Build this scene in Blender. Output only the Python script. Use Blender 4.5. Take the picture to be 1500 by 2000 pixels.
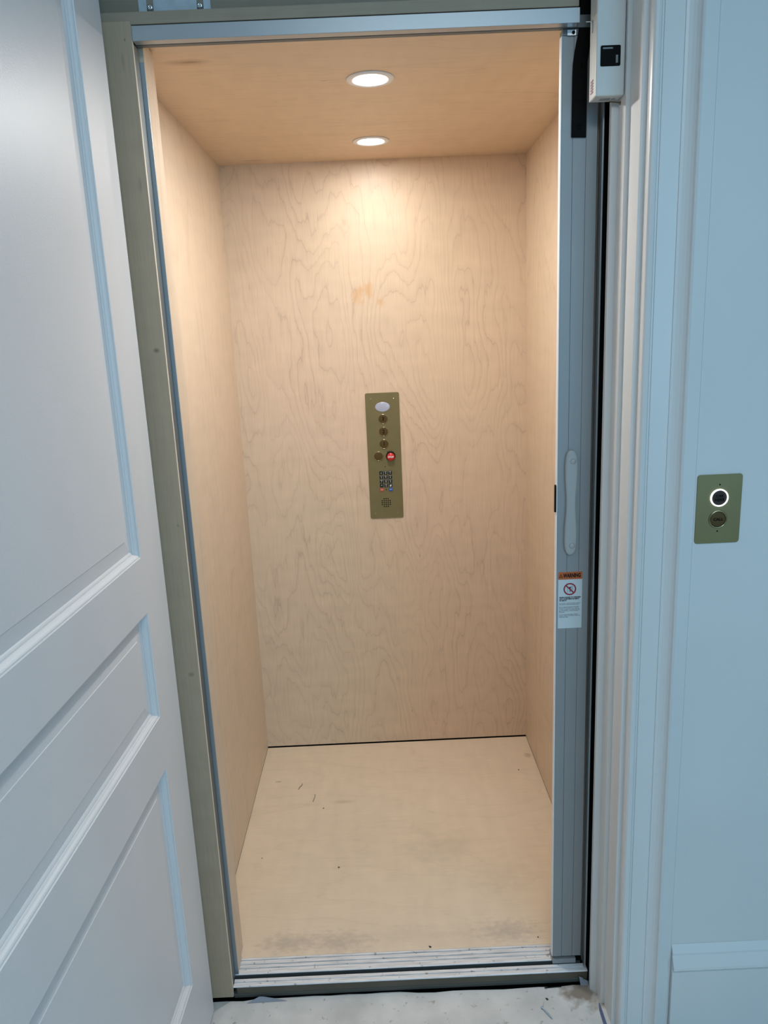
import bpy, bmesh, math, random
from mathutils import Matrix, Vector
from math import sin, cos, pi, radians, atan2
random.seed(7)
for o in list(bpy.data.objects): bpy.data.objects.remove(o)
scn = bpy.context.scene
COL = scn.collection

# ------------------------------------------------------------------ camera
cam_data = bpy.data.cameras.new('camera')
cam = bpy.data.objects.new('camera', cam_data); COL.objects.link(cam)
cam_data.sensor_fit = 'HORIZONTAL'; cam_data.sensor_width = 36.0
cam_data.lens = 1462.8 / 1500 * 36.0
cam_data.clip_start = 0.02
Rm = Matrix(((0.9990050672, 0.0444046607, -0.0041354334),
             (-0.0141075814, 0.2266922978, -0.9738642504),
             (-0.0423066407, 0.9729536619, 0.2270931966)))
cam.matrix_world = Matrix.Translation((0.4858, -1.6398, 1.5568)) @ Rm.to_4x4()
scn.camera = cam

# ------------------------------------------------------------------ light
EXPOSURE = 0.0
scn.view_settings.view_transform = 'Standard'
scn.view_settings.look = 'None'
scn.view_settings.exposure = EXPOSURE
scn.view_settings.gamma = 1.0
scn.view_settings.use_curve_mapping = False
world = bpy.data.worlds.new('hall_ambience'); scn.world = world
world.use_nodes = True
wb = world.node_tree.nodes['Background']
wb.inputs[0].default_value = (0.42, 0.66, 0.86, 1)
wb.inputs[1].default_value = 0.17


def area(name, loc, target, size, power, color, size_y=None, spread=None, shape='RECTANGLE'):
    d = bpy.data.lights.new(name, 'AREA')
    d.shape = shape; d.size = size
    if size_y: d.size_y = size_y
    d.energy = power; d.color = color
    if spread: d.spread = spread
    o = bpy.data.objects.new(name, d); COL.objects.link(o)
    o.location = loc
    o.rotation_euler = (Vector(target) - Vector(loc)).to_track_quat('-Z', 'Y').to_euler()
    return o


area('hall_window_light', (2.5, -4.2, 1.7), (0.9, -0.2, 1.2), 1.8, 47, (0.30, 0.69, 1.0), 1.9)
area('hall_ceiling_light', (0.75, -2.2, 2.72), (0.75, -2.2, 0.0), 0.9, 26, (0.76, 0.91, 1.0), 0.9)

DOWNLIGHTS = [(0.505, 0.243), (0.505, 0.795)]
CAB_POWER = (8.2, 1.65)                   # front lamp, lamp beside the back wall
CAB_COLOR = (1.0, 0.985, 0.95)

# ------------------------------------------------------------------ materials
def new_mat(name):
    m = bpy.data.materials.new(name); m.use_nodes = True
    nt = m.node_tree
    return m, nt, nt.nodes, nt.links, nt.nodes['Principled BSDF']


def flat(name, color, rough=0.5, metal=0.0, bump=0.0, bscale=300.0, var=0.0, vscale=6.0, emit=None, estr=0.0, coat=0.0):
    m, nt, N, L, b = new_mat(name)
    b.inputs['Base Color'].default_value = (*color, 1)
    b.inputs['Roughness'].default_value = rough
    b.inputs['Metallic'].default_value = metal
    if coat:
        b.inputs['Coat Weight'].default_value = coat
        b.inputs['Coat Roughness'].default_value = 0.25
    tc = N.new('ShaderNodeTexCoord')
    nz = N.new('ShaderNodeTexNoise'); nz.inputs['Scale'].default_value = vscale; nz.inputs['Detail'].default_value = 5
    L.new(tc.outputs['Object'], nz.inputs['Vector'])
    mx = N.new('ShaderNodeMixRGB'); mx.blend_type = 'MULTIPLY'; mx.inputs[0].default_value = 1
    mx.inputs[1].default_value = (*color, 1)
    rp = N.new('ShaderNodeValToRGB')
    rp.color_ramp.elements[0].position = .3; rp.color_ramp.elements[1].position = .7
    rp.color_ramp.elements[0].color = (1 - var,) * 3 + (1,); rp.color_ramp.elements[1].color = (1, 1, 1, 1)
    L.new(nz.outputs[0], rp.inputs[0]); L.new(rp.outputs[0], mx.inputs[2]); L.new(mx.outputs[0], b.inputs['Base Color'])
    if bump:
        n2 = N.new('ShaderNodeTexNoise'); n2.inputs['Scale'].default_value = bscale; n2.inputs['Detail'].default_value = 3
        bp = N.new('ShaderNodeBump'); bp.inputs['Strength'].default_value = bump; bp.inputs['Distance'].default_value = 0.001
        L.new(tc.outputs['Object'], n2.inputs['Vector']); L.new(n2.outputs[0], bp.inputs['Height']); L.new(bp.outputs[0], b.inputs['Normal'])
    if emit:
        b.inputs['Emission Color'].default_value = (*emit, 1); b.inputs['Emission Strength'].default_value = estr
    return m


def math_n(N, L, op, a, b=None, clamp=False):
    n = N.new('ShaderNodeMath'); n.operation = op; n.use_clamp = clamp
    for i, v in enumerate((a, b)):
        if v is None: continue
        if isinstance(v, (int, float)): n.inputs[i].default_value = v
        else: L.new(v, n.inputs[i])
    return n.outputs[0]


def maple(name, along, across, base=(0.735, 0.575, 0.43), alt=(0.70, 0.572, 0.42), line=(0.44, 0.30, 0.215),
          strength=0.55, freq=13.0, sa=1.0, sc=3.4, rough=0.42, spots=(), seed=0.0, fibre=0.12, jagged=1.0, cloud=.5, octaves=1.5):
    """Rotary-cut maple veneer. along / across: axis letters of grain and across-grain."""
    m, nt, N, L, b = new_mat(name)
    tc = N.new('ShaderNodeTexCoord'); sp = N.new('ShaderNodeSeparateXYZ'); L.new(tc.outputs['Object'], sp.inputs[0])
    ax = {'x': 0, 'y': 1, 'z': 2}
    A = sp.outputs[ax[along]]; C = sp.outputs[ax[across]]

    def noise(s_c, s_a, det=2.0, rgh=.5, off=0.0, dist=0.0):
        cb = N.new('ShaderNodeCombineXYZ')
        L.new(math_n(N, L, 'MULTIPLY', C, s_c), cb.inputs[0]); L.new(math_n(N, L, 'MULTIPLY', A, s_a), cb.inputs[1])
        cb.inputs[2].default_value = off + seed
        n = N.new('ShaderNodeTexNoise'); n.inputs['Scale'].default_value = 1; n.inputs['Detail'].default_value = det
        n.inputs['Roughness'].default_value = rgh; n.inputs['Distortion'].default_value = dist
        L.new(cb.outputs[0], n.inputs['Vector']); return n.outputs[0]
    big = noise(sc, sa, octaves, .45, 0)
    jag = noise(38, 7, 2, .6, 5.3)
    jag2 = noise(14, 3.2, 1, .5, 8.3)
    h = math_n(N, L, 'ADD', math_n(N, L, 'MULTIPLY', big, freq), math_n(N, L, 'MULTIPLY', jag, 0.62 * jagged))
    h = math_n(N, L, 'ADD', h, math_n(N, L, 'MULTIPLY', jag2, 0.75 * jagged))
    fr = math_n(N, L, 'FRACT', h)
    rp = N.new('ShaderNodeValToRGB'); cr = rp.color_ramp
    cr.elements[0].position = 0.0; cr.elements[0].color = (1, 1, 1, 1)
    cr.elements[1].position = 1.0; cr.elements[1].color = (.35, .35, .35, 1)
    e = cr.elements.new(.09); e.color = (.18, .18, .18, 1)
    e = cr.elements.new(.35); e.color = (0, 0, 0, 1)
    e = cr.elements.new(.8); e.color = (.12, .12, .12, 1)
    L.new(fr, rp.inputs[0])
    fade = noise(6, 2.2, 2, .5, 12.0)
    fade = math_n(N, L, 'MULTIPLY_ADD', fade, 1.7); fade.node.inputs[2].default_value = -.25; fade.node.use_clamp = True
    lm = math_n(N, L, 'MULTIPLY', math_n(N, L, 'MULTIPLY', rp.outputs[0], fade), strength)
    fib = noise(420, 9, 2, .6, 3.1)
    tone = noise(2.1, 1.3, 2, .5, 20.0)
    mx0 = N.new('ShaderNodeMixRGB'); mx0.inputs[1].default_value = (*base, 1); mx0.inputs[2].default_value = (*alt, 1)
    tr = N.new('ShaderNodeValToRGB'); tr.color_ramp.elements[0].position = .35; tr.color_ramp.elements[1].position = .65
    L.new(tone, tr.inputs[0]); L.new(math_n(N, L, 'MULTIPLY', tr.outputs[0], cloud), mx0.inputs[0])
    mx1 = N.new('ShaderNodeMixRGB'); mx1.inputs[2].default_value = (*line, 1)
    L.new(mx0.outputs[0], mx1.inputs[1]); L.new(lm, mx1.inputs[0])
    mf = N.new('ShaderNodeMixRGB'); mf.blend_type = 'MULTIPLY'; mf.inputs[0].default_value = 1
    fv = math_n(N, L, 'MULTIPLY_ADD', fib, fibre * 2); fv.node.inputs[2].default_value = 1 - fibre
    chat = noise(9, 26, 1, .5, 31.0)
    cv = math_n(N, L, 'MULTIPLY_ADD', chat, .12); cv.node.inputs[2].default_value = .94
    fv = math_n(N, L, 'MULTIPLY', fv, cv)
    cb = N.new('ShaderNodeCombineXYZ')
    for i in range(3): L.new(fv, cb.inputs[i])
    L.new(mx1.outputs[0], mf.inputs[1]); L.new(cb.outputs[0], mf.inputs[2])
    col = mf.outputs[0]
    # knots, mineral streaks and stains: (centre across, centre along, radius across, radius along, colour, strength, jaggedness)
    for (c0, a0, rc, ra, colr, st, jg) in spots:
        dc = math_n(N, L, 'DIVIDE', math_n(N, L, 'SUBTRACT', C, c0), rc)
        da = math_n(N, L, 'DIVIDE', math_n(N, L, 'SUBTRACT', A, a0), ra)
        d2 = math_n(N, L, 'SQRT', math_n(N, L, 'ADD', math_n(N, L, 'MULTIPLY', dc, dc), math_n(N, L, 'MULTIPLY', da, da)))
        if jg:
            nn = noise(jg, jg * .6, 3, .6, 40.0)
            d2 = math_n(N, L, 'ADD', d2, math_n(N, L, 'MULTIPLY_ADD', nn, 2.4)); d2.node.inputs[1].links[0].from_node.inputs[2].default_value = -1.2
        mk = math_n(N, L, 'SUBTRACT', 1.0, d2, True)
        mk = math_n(N, L, 'MULTIPLY', mk, st, True)
        ms = N.new('ShaderNodeMixRGB'); ms.inputs[2].default_value = (*colr, 1)
        L.new(mk, ms.inputs[0]); L.new(col, ms.inputs[1]); col = ms.outputs[0]
    L.new(col, b.inputs['Base Color'])
    b.inputs['Roughness'].default_value = rough
    b.inputs['Specular IOR Level'].default_value = 0.35
    bp = N.new('ShaderNodeBump'); bp.inputs['Strength'].default_value = .12; bp.inputs['Distance'].default_value = .0006
    L.new(fib, bp.inputs['Height']); L.new(bp.outputs[0], b.inputs['Normal'])
    return m


DK = (0.10, 0.06, 0.04); ORG = (0.66, 0.38, 0.17); GRY = (0.36, 0.31, 0.27)
M = {}
M['ply_back'] = maple('maple_back', 'z', 'x', base=(.745, .562, .41), alt=(.71, .57, .41), freq=30, jagged=2.2, strength=.66, octaves=2.6, spots=[
    (.438, 1.70, .026, .036, ORG, .7, 45), (.478, 1.715, .022, .034, ORG, .7, 45), (.517, 1.677, .018, .018, ORG, .65, 45),
    (.6233, .761, .0014, .012, DK, .9, 0), (.5734, .131, .0014, .008, DK, 1, 0), (.9684, .081, .0014, .008, DK, .9, 0), (.8898, 2.10, .001, .01, DK, .7, 0)])
M['ply_left'] = maple('maple_left', 'z', 'y', strength=.4, freq=15, sc=4.2, sa=.7, seed=3, fibre=.09)
M['ply_right'] = maple('maple_right', 'z', 'y', strength=.42, freq=15, sc=4, sa=.8, seed=7.7, fibre=.09)
M['ply_ceil'] = maple('maple_ceiling', 'x', 'y', base=(.75, .565, .39), alt=(.72, .55, .38), strength=.32, freq=10, sc=9, sa=.8, seed=11, fibre=.10, spots=[
    (.094, .133, .004, .026, DK, 1.0, 0), (.094, .125, .02, .06, (.38, .22, .11), .8, 0), (.98, .125, .006, .055, (.25, .13, .07), .9, 0), (.243, .40, .004, .01, (.4, .25, .15), .8, 0)])
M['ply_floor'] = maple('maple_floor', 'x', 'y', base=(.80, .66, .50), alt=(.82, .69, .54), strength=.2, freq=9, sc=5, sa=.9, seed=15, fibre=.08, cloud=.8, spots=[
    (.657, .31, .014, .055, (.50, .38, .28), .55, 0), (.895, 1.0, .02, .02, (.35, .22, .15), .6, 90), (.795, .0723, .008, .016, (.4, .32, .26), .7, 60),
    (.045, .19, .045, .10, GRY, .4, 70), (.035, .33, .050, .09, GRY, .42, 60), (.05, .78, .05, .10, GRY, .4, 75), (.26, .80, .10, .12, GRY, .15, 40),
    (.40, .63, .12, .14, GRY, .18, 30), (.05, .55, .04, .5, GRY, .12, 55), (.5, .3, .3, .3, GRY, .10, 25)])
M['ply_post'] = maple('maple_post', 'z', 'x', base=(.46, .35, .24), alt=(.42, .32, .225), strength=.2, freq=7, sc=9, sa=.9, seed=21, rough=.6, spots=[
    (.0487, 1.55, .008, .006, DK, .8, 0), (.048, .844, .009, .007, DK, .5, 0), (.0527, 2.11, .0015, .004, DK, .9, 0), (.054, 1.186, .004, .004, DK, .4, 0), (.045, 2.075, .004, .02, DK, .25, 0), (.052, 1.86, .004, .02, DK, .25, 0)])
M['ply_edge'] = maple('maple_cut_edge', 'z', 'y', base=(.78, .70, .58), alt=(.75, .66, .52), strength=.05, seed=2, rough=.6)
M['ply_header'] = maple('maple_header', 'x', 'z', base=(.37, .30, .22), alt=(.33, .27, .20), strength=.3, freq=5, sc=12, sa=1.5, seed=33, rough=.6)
M['ply_transom_shade'] = maple('maple_transom_shade', 'x', 'z', base=(.30, .255, .19), alt=(.27, .235, .18), strength=.3, freq=5, sc=10, sa=2, seed=41, rough=.65)  # plywood darkened so its colour carries the shade above the header
M['white'] = flat('white_trim_paint', (.74, .74, .73), .38, var=.03, bump=.10, bscale=90)
M['door_white'] = flat('white_door_paint', (.74, .74, .75), .42, var=.03, bump=.22, bscale=420)
M['wall'] = flat('white_wall_paint', (.74, .75, .74), .55, var=.05, vscale=3, bump=.15, bscale=160)
M['alu_gate'] = flat('grey_anodised_aluminium', (.315, .32, .32), .48, metal=.25, var=.04)
M['alu_track'] = flat('satin_aluminium_track', (.42, .45, .47), .4, metal=.6, var=.05)
M['alu_lip'] = flat('bright_aluminium_lip', (.85, .86, .87), .45, metal=.1)
M['alu_dark'] = flat('shadow_grey_metal', (.16, .18, .185), .5, metal=.5)
M['black'] = flat('black_metal', (.004, .0035, .003), .7, metal=.0)
M['black'].node_tree.nodes['Principled BSDF'].inputs['Specular IOR Level'].default_value = .12
M['shaft'] = flat('dark_hoistway', (.03, .03, .03), .9)
M['alu_wood_reflection'] = flat('grey_metal_wood_reflection', (.30, .26, .22), .45, metal=.3, var=.2, vscale=20)  # brown tint paints the cab wood's reflection into the grey metal
M['handle_grey'] = flat('light_grey_moulded_handle', (.40, .41, .405), .42)
M['fascia'] = flat('olive_brown_fascia', (.115, .095, .068), .6, var=.2, vscale=12)
M['fascia_base'] = flat('dark_olive_base', (.085, .085, .075), .5, metal=.2)
M['zinc'] = flat('galvanised_steel', (.50, .60, .66), .45, metal=.55, var=.22, vscale=45)
M['steel'] = flat('polished_steel', (.8, .8, .8), .2, metal=1)
M['plastic'] = flat('off_white_plastic', (.66, .66, .63), .42, var=.05, vscale=20)
M['brass'] = flat('satin_brass', (.26, .21, .092), .40, metal=.45, var=.06, vscale=30)
M['brass_rim'] = flat('polished_brass', (.45, .38, .22), .2, metal=1)
M['brass_btn'] = flat('dark_bronze_button', (.105, .070, .026), .45, metal=.2)
M['ink'] = flat('black_lettering', (.012, .010, .008), .6)
M['btn_ink'] = flat('engraved_lettering', (.010, .006, .003), .8)
M['white_ink'] = flat('white_lettering', (.85, .85, .85), .6)
M['red'] = flat('red_button_plastic', (.62, .02, .02), .3)
M['orange_key'] = flat('orange_red_key', (.48, .09, .04), .35)
M['blue_key'] = flat('blue_key', (.03, .10, .42), .35)
M['key_black'] = flat('black_key', (.012, .012, .015), .3)
M['display'] = flat('oval_display_lens', (.36, .37, .46), .15, emit=(.5, .52, .66), estr=.16, coat=.5)
M['ring_light'] = flat('lit_ring', (1, 1, 1), .4, emit=(.92, .95, 1), estr=1.6)
M['btn_dark'] = flat('dark_lens_button', (.045, .036, .036), .6)
for k_ in ('btn_dark', 'btn_ink', 'brass_btn', 'ink'): M[k_].node_tree.nodes['Principled BSDF'].inputs['Specular IOR Level'].default_value = .15
M['lens'] = flat('lit_downlight_lens', (1, 1, 1), .4, emit=(1, 1, 1), estr=9)
M['trim_ring'] = flat('white_downlight_trim', (.86, .85, .84), .35)
M['label_white'] = flat('label_film', (.62, .68, .70), .35)
M['label_orange'] = flat('orange_label_band', (.52, .12, .025), .4)
M['label_red'] = flat('prohibition_red', (.30, .01, .025), .4)
M['pink'] = flat('faded_pink_print', (.40, .24, .27), .6)
M['grey_print'] = flat('grey_print', (.30, .31, .31), .6)
M['tape'] = flat('violet_blue_masking_tape', (.10, .13, .24), .6)
M['paper'] = flat('blue_grey_floor_paper', (.26, .29, .34), .7)
M['debris'] = flat('brown_debris', (.06, .04, .03), .8)
M['caulk'] = flat('caulk_spot', (.20, .14, .09), .7)


def sill_mat():
    m, nt, N, L, b = new_mat('scuffed_aluminium_sill')
    tc = N.new('ShaderNodeTexCoord')
    mp = N.new('ShaderNodeMapping'); mp.inputs['Scale'].default_value = (14, 220, 40)
    nz = N.new('ShaderNodeTexNoise'); nz.inputs['Scale'].default_value = 1; nz.inputs['Detail'].default_value = 4
    L.new(tc.outputs['Object'], mp.inputs[0]); L.new(mp.outputs[0], nz.inputs['Vector'])
    rp = N.new('ShaderNodeValToRGB'); rp.color_ramp.elements[0].position = .3; rp.color_ramp.elements[1].position = .62
    rp.color_ramp.elements[0].color = (.62, .64, .67, 1); rp.color_ramp.elements[1].color = (.86, .88, .91, 1)
    L.new(nz.outputs[0], rp.inputs[0])
    n2 = N.new('ShaderNodeTexNoise'); n2.inputs['Scale'].default_value = 70; n2.inputs['Detail'].default_value = 3
    L.new(tc.outputs['Object'], n2.inputs['Vector'])
    r2 = N.new('ShaderNodeValToRGB'); r2.color_ramp.elements[0].position = .30; r2.color_ramp.elements[1].position = .37
    r2.color_ramp.elements[0].color = (.55, .54, .53, 1); r2.color_ramp.elements[1].color = (1, 1, 1, 1)
    L.new(n2.outputs[0], r2.inputs[0])
    mx = N.new('ShaderNodeMixRGB'); mx.blend_type = 'MULTIPLY'; mx.inputs[0].default_value = 1
    L.new(rp.outputs[0], mx.inputs[1]); L.new(r2.outputs[0], mx.inputs[2]); L.new(mx.outputs[0], b.inputs['Base Color'])
    b.inputs['Metallic'].default_value = .15; b.inputs['Roughness'].default_value = .42
    return m


M['sill'] = sill_mat()


def landing_mat():
    m, nt, N, L, b = new_mat('dusty_covered_landing')
    tc = N.new('ShaderNodeTexCoord')

    def nz(scale, det, pos0, pos1, c0, c1, vec=None):
        n = N.new('ShaderNodeTexNoise'); n.inputs['Scale'].default_value = scale; n.inputs['Detail'].default_value = det
        L.new(vec or tc.outputs['Object'], n.inputs['Vector'])
        r = N.new('ShaderNodeValToRGB'); r.color_ramp.elements[0].position = pos0; r.color_ramp.elements[1].position = pos1
        r.color_ramp.elements[0].color = (*c0, 1); r.color_ramp.elements[1].color = (*c1, 1)
        L.new(n.outputs[0], r.inputs[0]); return r.outputs[0]
    a = nz(9, 6, .35, .65, (.58, .575, .56), (.76, .75, .73))
    d = nz(60, 4, .28, .36, (.55, .52, .48), (1, 1, 1))
    mx = N.new('ShaderNodeMixRGB'); mx.blend_type = 'MULTIPLY'; mx.inputs[0].default_value = .8
    L.new(a, mx.inputs[1]); L.new(d, mx.inputs[2])
    # muddy corner by the jamb
    sp = N.new('ShaderNodeSeparateXYZ'); L.new(tc.outputs['Object'], sp.inputs[0])
    dx = math_n(N, L, 'DIVIDE', math_n(N, L, 'SUBTRACT', sp.outputs[0], .935), .06)
    dy = math_n(N, L, 'DIVIDE', math_n(N, L, 'SUBTRACT', sp.outputs[1], -.115), .06)
    dd = math_n(N, L, 'SQRT', math_n(N, L, 'ADD', math_n(N, L, 'MULTIPLY', dx, dx), math_n(N, L, 'MULTIPLY', dy, dy)))
    nn = N.new('ShaderNodeTexNoise'); nn.inputs['Scale'].default_value = 30; nn.inputs['Detail'].default_value = 4
    L.new(tc.outputs['Object'], nn.inputs['Vector'])
    dd = math_n(N, L, 'ADD', dd, math_n(N, L, 'MULTIPLY', math_n(N, L, 'SUBTRACT', nn.outputs[0], .5), 2.2))
    mk = math_n(N, L, 'MULTIPLY', math_n(N, L, 'SUBTRACT', 1.0, dd, True), 1.6, True)
    m2 = N.new('ShaderNodeMixRGB'); m2.inputs[2].default_value = (.30, .25, .20, 1)
    L.new(mk, m2.inputs[0]); L.new(mx.outputs[0], m2.inputs[1]); L.new(m2.outputs[0], b.inputs['Base Color'])
    b.inputs['Roughness'].default_value = .75
    bp = N.new('ShaderNodeBump'); bp.inputs['Strength'].default_value = .5; bp.inputs['Distance'].default_value = .002
    L.new(nn.outputs[0], bp.inputs['Height']); L.new(bp.outputs[0], b.inputs['Normal'])
    return m


M['landing'] = landing_mat()

# ------------------------------------------------------------------ mesh helpers
class MB:
    """Collects shapes in world coordinates; build() links ONE mesh object."""
    def __init__(self): self.bm = bmesh.new(); self.mats = []

    def mi(self, m):
        if m not in self.mats: self.mats.append(m)
        return self.mats.index(m)

    def _tag(self, faces, m, smooth=False):
        i = self.mi(m)
        for f in faces: f.material_index = i; f.smooth = smooth

    def box(self, x0, x1, y0, y1, z0, z1, m, bev=0.0, seg=2):
        bm = bmesh.new()
        vs = [bm.verts.new((x, y, z)) for x in (x0, x1) for y in (y0, y1) for z in (z0, z1)]
        for q in ((0, 1, 3, 2), (4, 6, 7, 5), (0, 4, 5, 1), (2, 3, 7, 6), (0, 2, 6, 4), (1, 5, 7, 3)):
            bm.faces.new([vs[i] for i in q])
        if bev: bmesh.ops.bevel(bm, geom=bm.edges[:] + bm.verts[:], offset=bev, segments=seg, affect='EDGES', profile=.5)
        self._merge(bm, m); return self

    def _merge(self, bm, m, smooth=False, xf=None):
        bmesh.ops.recalc_face_normals(bm, faces=bm.faces[:])
        if xf: bmesh.ops.transform(bm, matrix=xf, verts=bm.verts[:])
        mp = {v: self.bm.verts.new(v.co) for v in bm.verts}
        i = self.mi(m)
        for f in bm.faces:
            try: nf = self.bm.faces.new([mp[v] for v in f.verts])
            except ValueError: continue
            nf.material_index = i; nf.smooth = smooth
        bm.free()

    def prism(self, pts, axis, a, b, m, bev=0.0, smooth=False):
        """polygon pts in the plane normal to axis, extruded a..b.  axis z: (x,y); y: (x,z); x: (y,z)"""
        bm = bmesh.new()
        def P(p, t):
            return {'z': (p[0], p[1], t), 'y': (p[0], t, p[1]), 'x': (t, p[0], p[1])}[axis]
        va = [bm.verts.new(P(p, a)) for p in pts]; vb = [bm.verts.new(P(p, b)) for p in pts]
        n = len(pts)
        bm.faces.new(va); bm.faces.new(vb[::-1])
        for i in range(n): bm.faces.new((va[i], vb[i], vb[(i + 1) % n], va[(i + 1) % n]))
        if bev:
            es = [e for e in bm.edges if abs((e.verts[0].co - e.verts[1].co)[{'x': 0, 'y': 1, 'z': 2}[axis]]) < 1e-9]
            bmesh.ops.bevel(bm, geom=es, offset=bev, segments=3, affect='EDGES', profile=.5)
        self._merge(bm, m, smooth); return self

    def lathe(self, prof, m, origin, axis='z', n=40, smooth=True, sx=1.0, sy=1.0):
        """prof: (radius, height) list; revolved about the axis; height along +axis."""
        bm = bmesh.new(); rings = []
        for r, h in prof:
            if r < 1e-7: rings.append([bm.verts.new((0, 0, h))])
            else: rings.append([bm.verts.new((r * sx * cos(2 * pi * k / n), r * sy * sin(2 * pi * k / n), h)) for k in range(n)])
        for A, B in zip(rings, rings[1:]):
            for k in range(n):
                q = [A[k % len(A)], A[(k + 1) % len(A)], B[(k + 1) % len(B)], B[k % len(B)]]
                q2 = []
                for v in q:
                    if v not in q2: q2.append(v)
                if len(q2) > 2: bm.faces.new(q2)
        R = {'z': Matrix.Identity(4), '-y': Matrix.Rotation(pi / 2, 4, 'X'), '-x': Matrix.Rotation(-pi / 2, 4, 'Y'), '-z': Matrix.Rotation(pi, 4, 'X')}[axis]
        self._merge(bm, m, smooth, Matrix.Translation(origin) @ R); return self

    def text(self, s, size, cx, y, cz, m, depth=.0003, bold=0.0, width=None, align='CENTER', rot=None):
        """lettering on a plane facing -y, centred on cx, cz"""
        cu = bpy.data.curves.new('lettering', 'FONT'); cu.body = s; cu.size = size
        cu.align_x = align; cu.align_y = 'CENTER'; cu.extrude = depth; cu.offset = bold; cu.resolution_u = 3
        ob = bpy.data.objects.new('lettering', cu); COL.objects.link(ob)
        me = bpy.data.meshes.new_from_object(ob)
        bm = bmesh.new(); bm.from_mesh(me)
        if width and bm.verts:
            xs = [v.co.x for v in bm.verts]; w = max(xs) - min(xs); k = width / w
            for v in bm.verts: v.co.x *= k
        xf = Matrix.Translation((cx, y, cz)) @ (rot or Matrix.Identity(4)) @ Matrix.Rotation(pi / 2, 4, 'X')
        self._merge(bm, m, False, xf)
        bpy.data.objects.remove(ob); bpy.data.curves.remove(cu); bpy.data.meshes.remove(me)
        return self

    def tube(self, pts, r, m, n=10, closed=False, taper=None):
        bm = bmesh.new(); rings = []
        P = [Vector(p) for p in pts]
        for i, p in enumerate(P):
            t = (P[min(i + 1, len(P) - 1)] - P[max(i - 1, 0)]).normalized()
            u = t.orthogonal().normalized(); v = t.cross(u)
            if rings:
                u = (lastu - t * lastu.dot(t)).normalized(); v = t.cross(u)
            lastu = u
            rr = r * (taper[i] if taper else 1)
            rings.append([bm.verts.new(p + rr * (cos(2 * pi * k / n) * u + sin(2 * pi * k / n) * v)) for k in range(n)])
        for A, B in zip(rings, rings[1:]):
            for k in range(n): bm.faces.new((A[k], A[(k + 1) % n], B[(k + 1) % n], B[k]))
        bm.faces.new(rings[0][::-1]); bm.faces.new(rings[-1])
        self._merge(bm, m, True); return self

    def build(self, name, parent=None, origin=None):
        me = bpy.data.meshes.new(name); 
        bmesh.ops.remove_doubles(self.bm, verts=self.bm.verts[:], dist=1e-7)
        self.bm.to_mesh(me); self.bm.free()
        for m in self.mats: me.materials.append(m)
        o = bpy.data.objects.new(name, me); COL.objects.link(o)
        if origin is not None:
            me.transform(Matrix.Translation(-Vector(origin)))
        if parent:
            o.parent = parent
            w = world_loc(parent)
            o.location = (Vector(origin) if origin is not None else Vector()) - w
        elif origin is not None:
            o.location = origin
        return o


def world_loc(o):
    w = Vector(o.location)
    p = o.parent
    while p: w += Vector(p.location); p = p.parent
    return w


def thing(name, label, cat, loc=(0, 0, 0), group=None):
    o = bpy.data.objects.new(name, None); COL.objects.link(o); o.location = loc
    o.empty_display_size = .05
    o['label'] = label; o['category'] = cat
    if group: o['group'] = group
    return o


def tag(o, label, cat, group=None):
    o['label'] = label; o['category'] = cat
    if group: o['group'] = group
    return o


def struct(o, label=None):
    o['kind'] = 'structure'
    if label: o['label'] = label
    return o


def dup(root, loc):
    r = root.copy(); COL.objects.link(r); r.location = loc
    for ch in list(root.children):
        c = ch.copy(); COL.objects.link(c); c.parent = r
        for g in ch.children:
            d = g.copy(); COL.objects.link(d); d.parent = c
    return r


W, D, H = 1.0186, 1.0351, 2.13          # cab clear width, depth, height
ZF = -0.035                              # landing level
YW = -0.22                               # hall wall face
XL, XR = -0.0195, 0.981                  # rough door opening
ZTOP = 2.44                              # opening head

# ================================================================== the setting
f = MB()
# landing surface with a ragged edge beside the sill
edge = []
n = 90
for i in range(n + 1):
    x = -1.6 + 3.9 * i / n
    if -.02 < x < .96: y = -.0945 - .004 * random.random() + (.004 if .12 < x < .5 else 0)
    else: y = -.095
    edge.append((x, y))
f.prism([(-1.6, -4.6), (2.3, -4.6)] + edge[::-1], 'z', ZF - .05, ZF, M['landing'])
floor = struct(f.build('floor'), 'pale dusty landing floor in front of the elevator sill')

w = MB()
# hall wall around the opening (thickness back to the frame)
w.box(-1.6, XL - .018, YW, YW + .12, ZF, 2.8, M['wall'])
w.box(XR + .02, 2.3, YW, YW + .12, ZF, 2.8, M['wall'])
w.box(XL - .018, XR + .02, YW, YW + .12, ZTOP + .02, 2.8, M['wall'])
wall_back = struct(w.build('wall_back'), 'white hall wall around the elevator opening')

# hoistway enclosure behind the wall (dark)
w = MB(); w.box(-.16, -.12, YW + .12, 1.25, -.3, 2.8, M['shaft']); struct(w.build('wall_left'))
w = MB(); w.box(1.12, 1.16, YW + .12, 1.25, -.3, 2.8, M['shaft']); struct(w.build('wall_right'))
w = MB(); w.box(-.16, 1.16, 1.25, 1.29, -.3, 2.8, M['shaft']); struct(w.build('wall_rear'))
w = MB(); w.box(-.16, 1.16, YW + .12, 1.29, 2.8, 2.84, M['shaft']); struct(w.build('ceiling'))
w = MB(); w.box(-.12, 1.12, -.09, 1.25, -.3, -.26, M['shaft']); struct(w.build('floor'))

# right door jamb: stop, rabbet and fillets, white paint
j = MB()
j.prism([(.950, -.0993), (.950, -.110), (.9505, -.1105), (.964, -.1108), (.964, -.1495), (.9645, -.150), (.972, -.150), (.972, -.2083), (.9725, -.2088),
         (.981, -.2088), (.981, -.2200), (XR + .02, -.2200), (XR + .02, -.0993)], 'z', ZF, ZTOP, M['white'])
trim_2 = struct(j.build('trim_2'), 'white stepped door jamb right of the opening')
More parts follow.
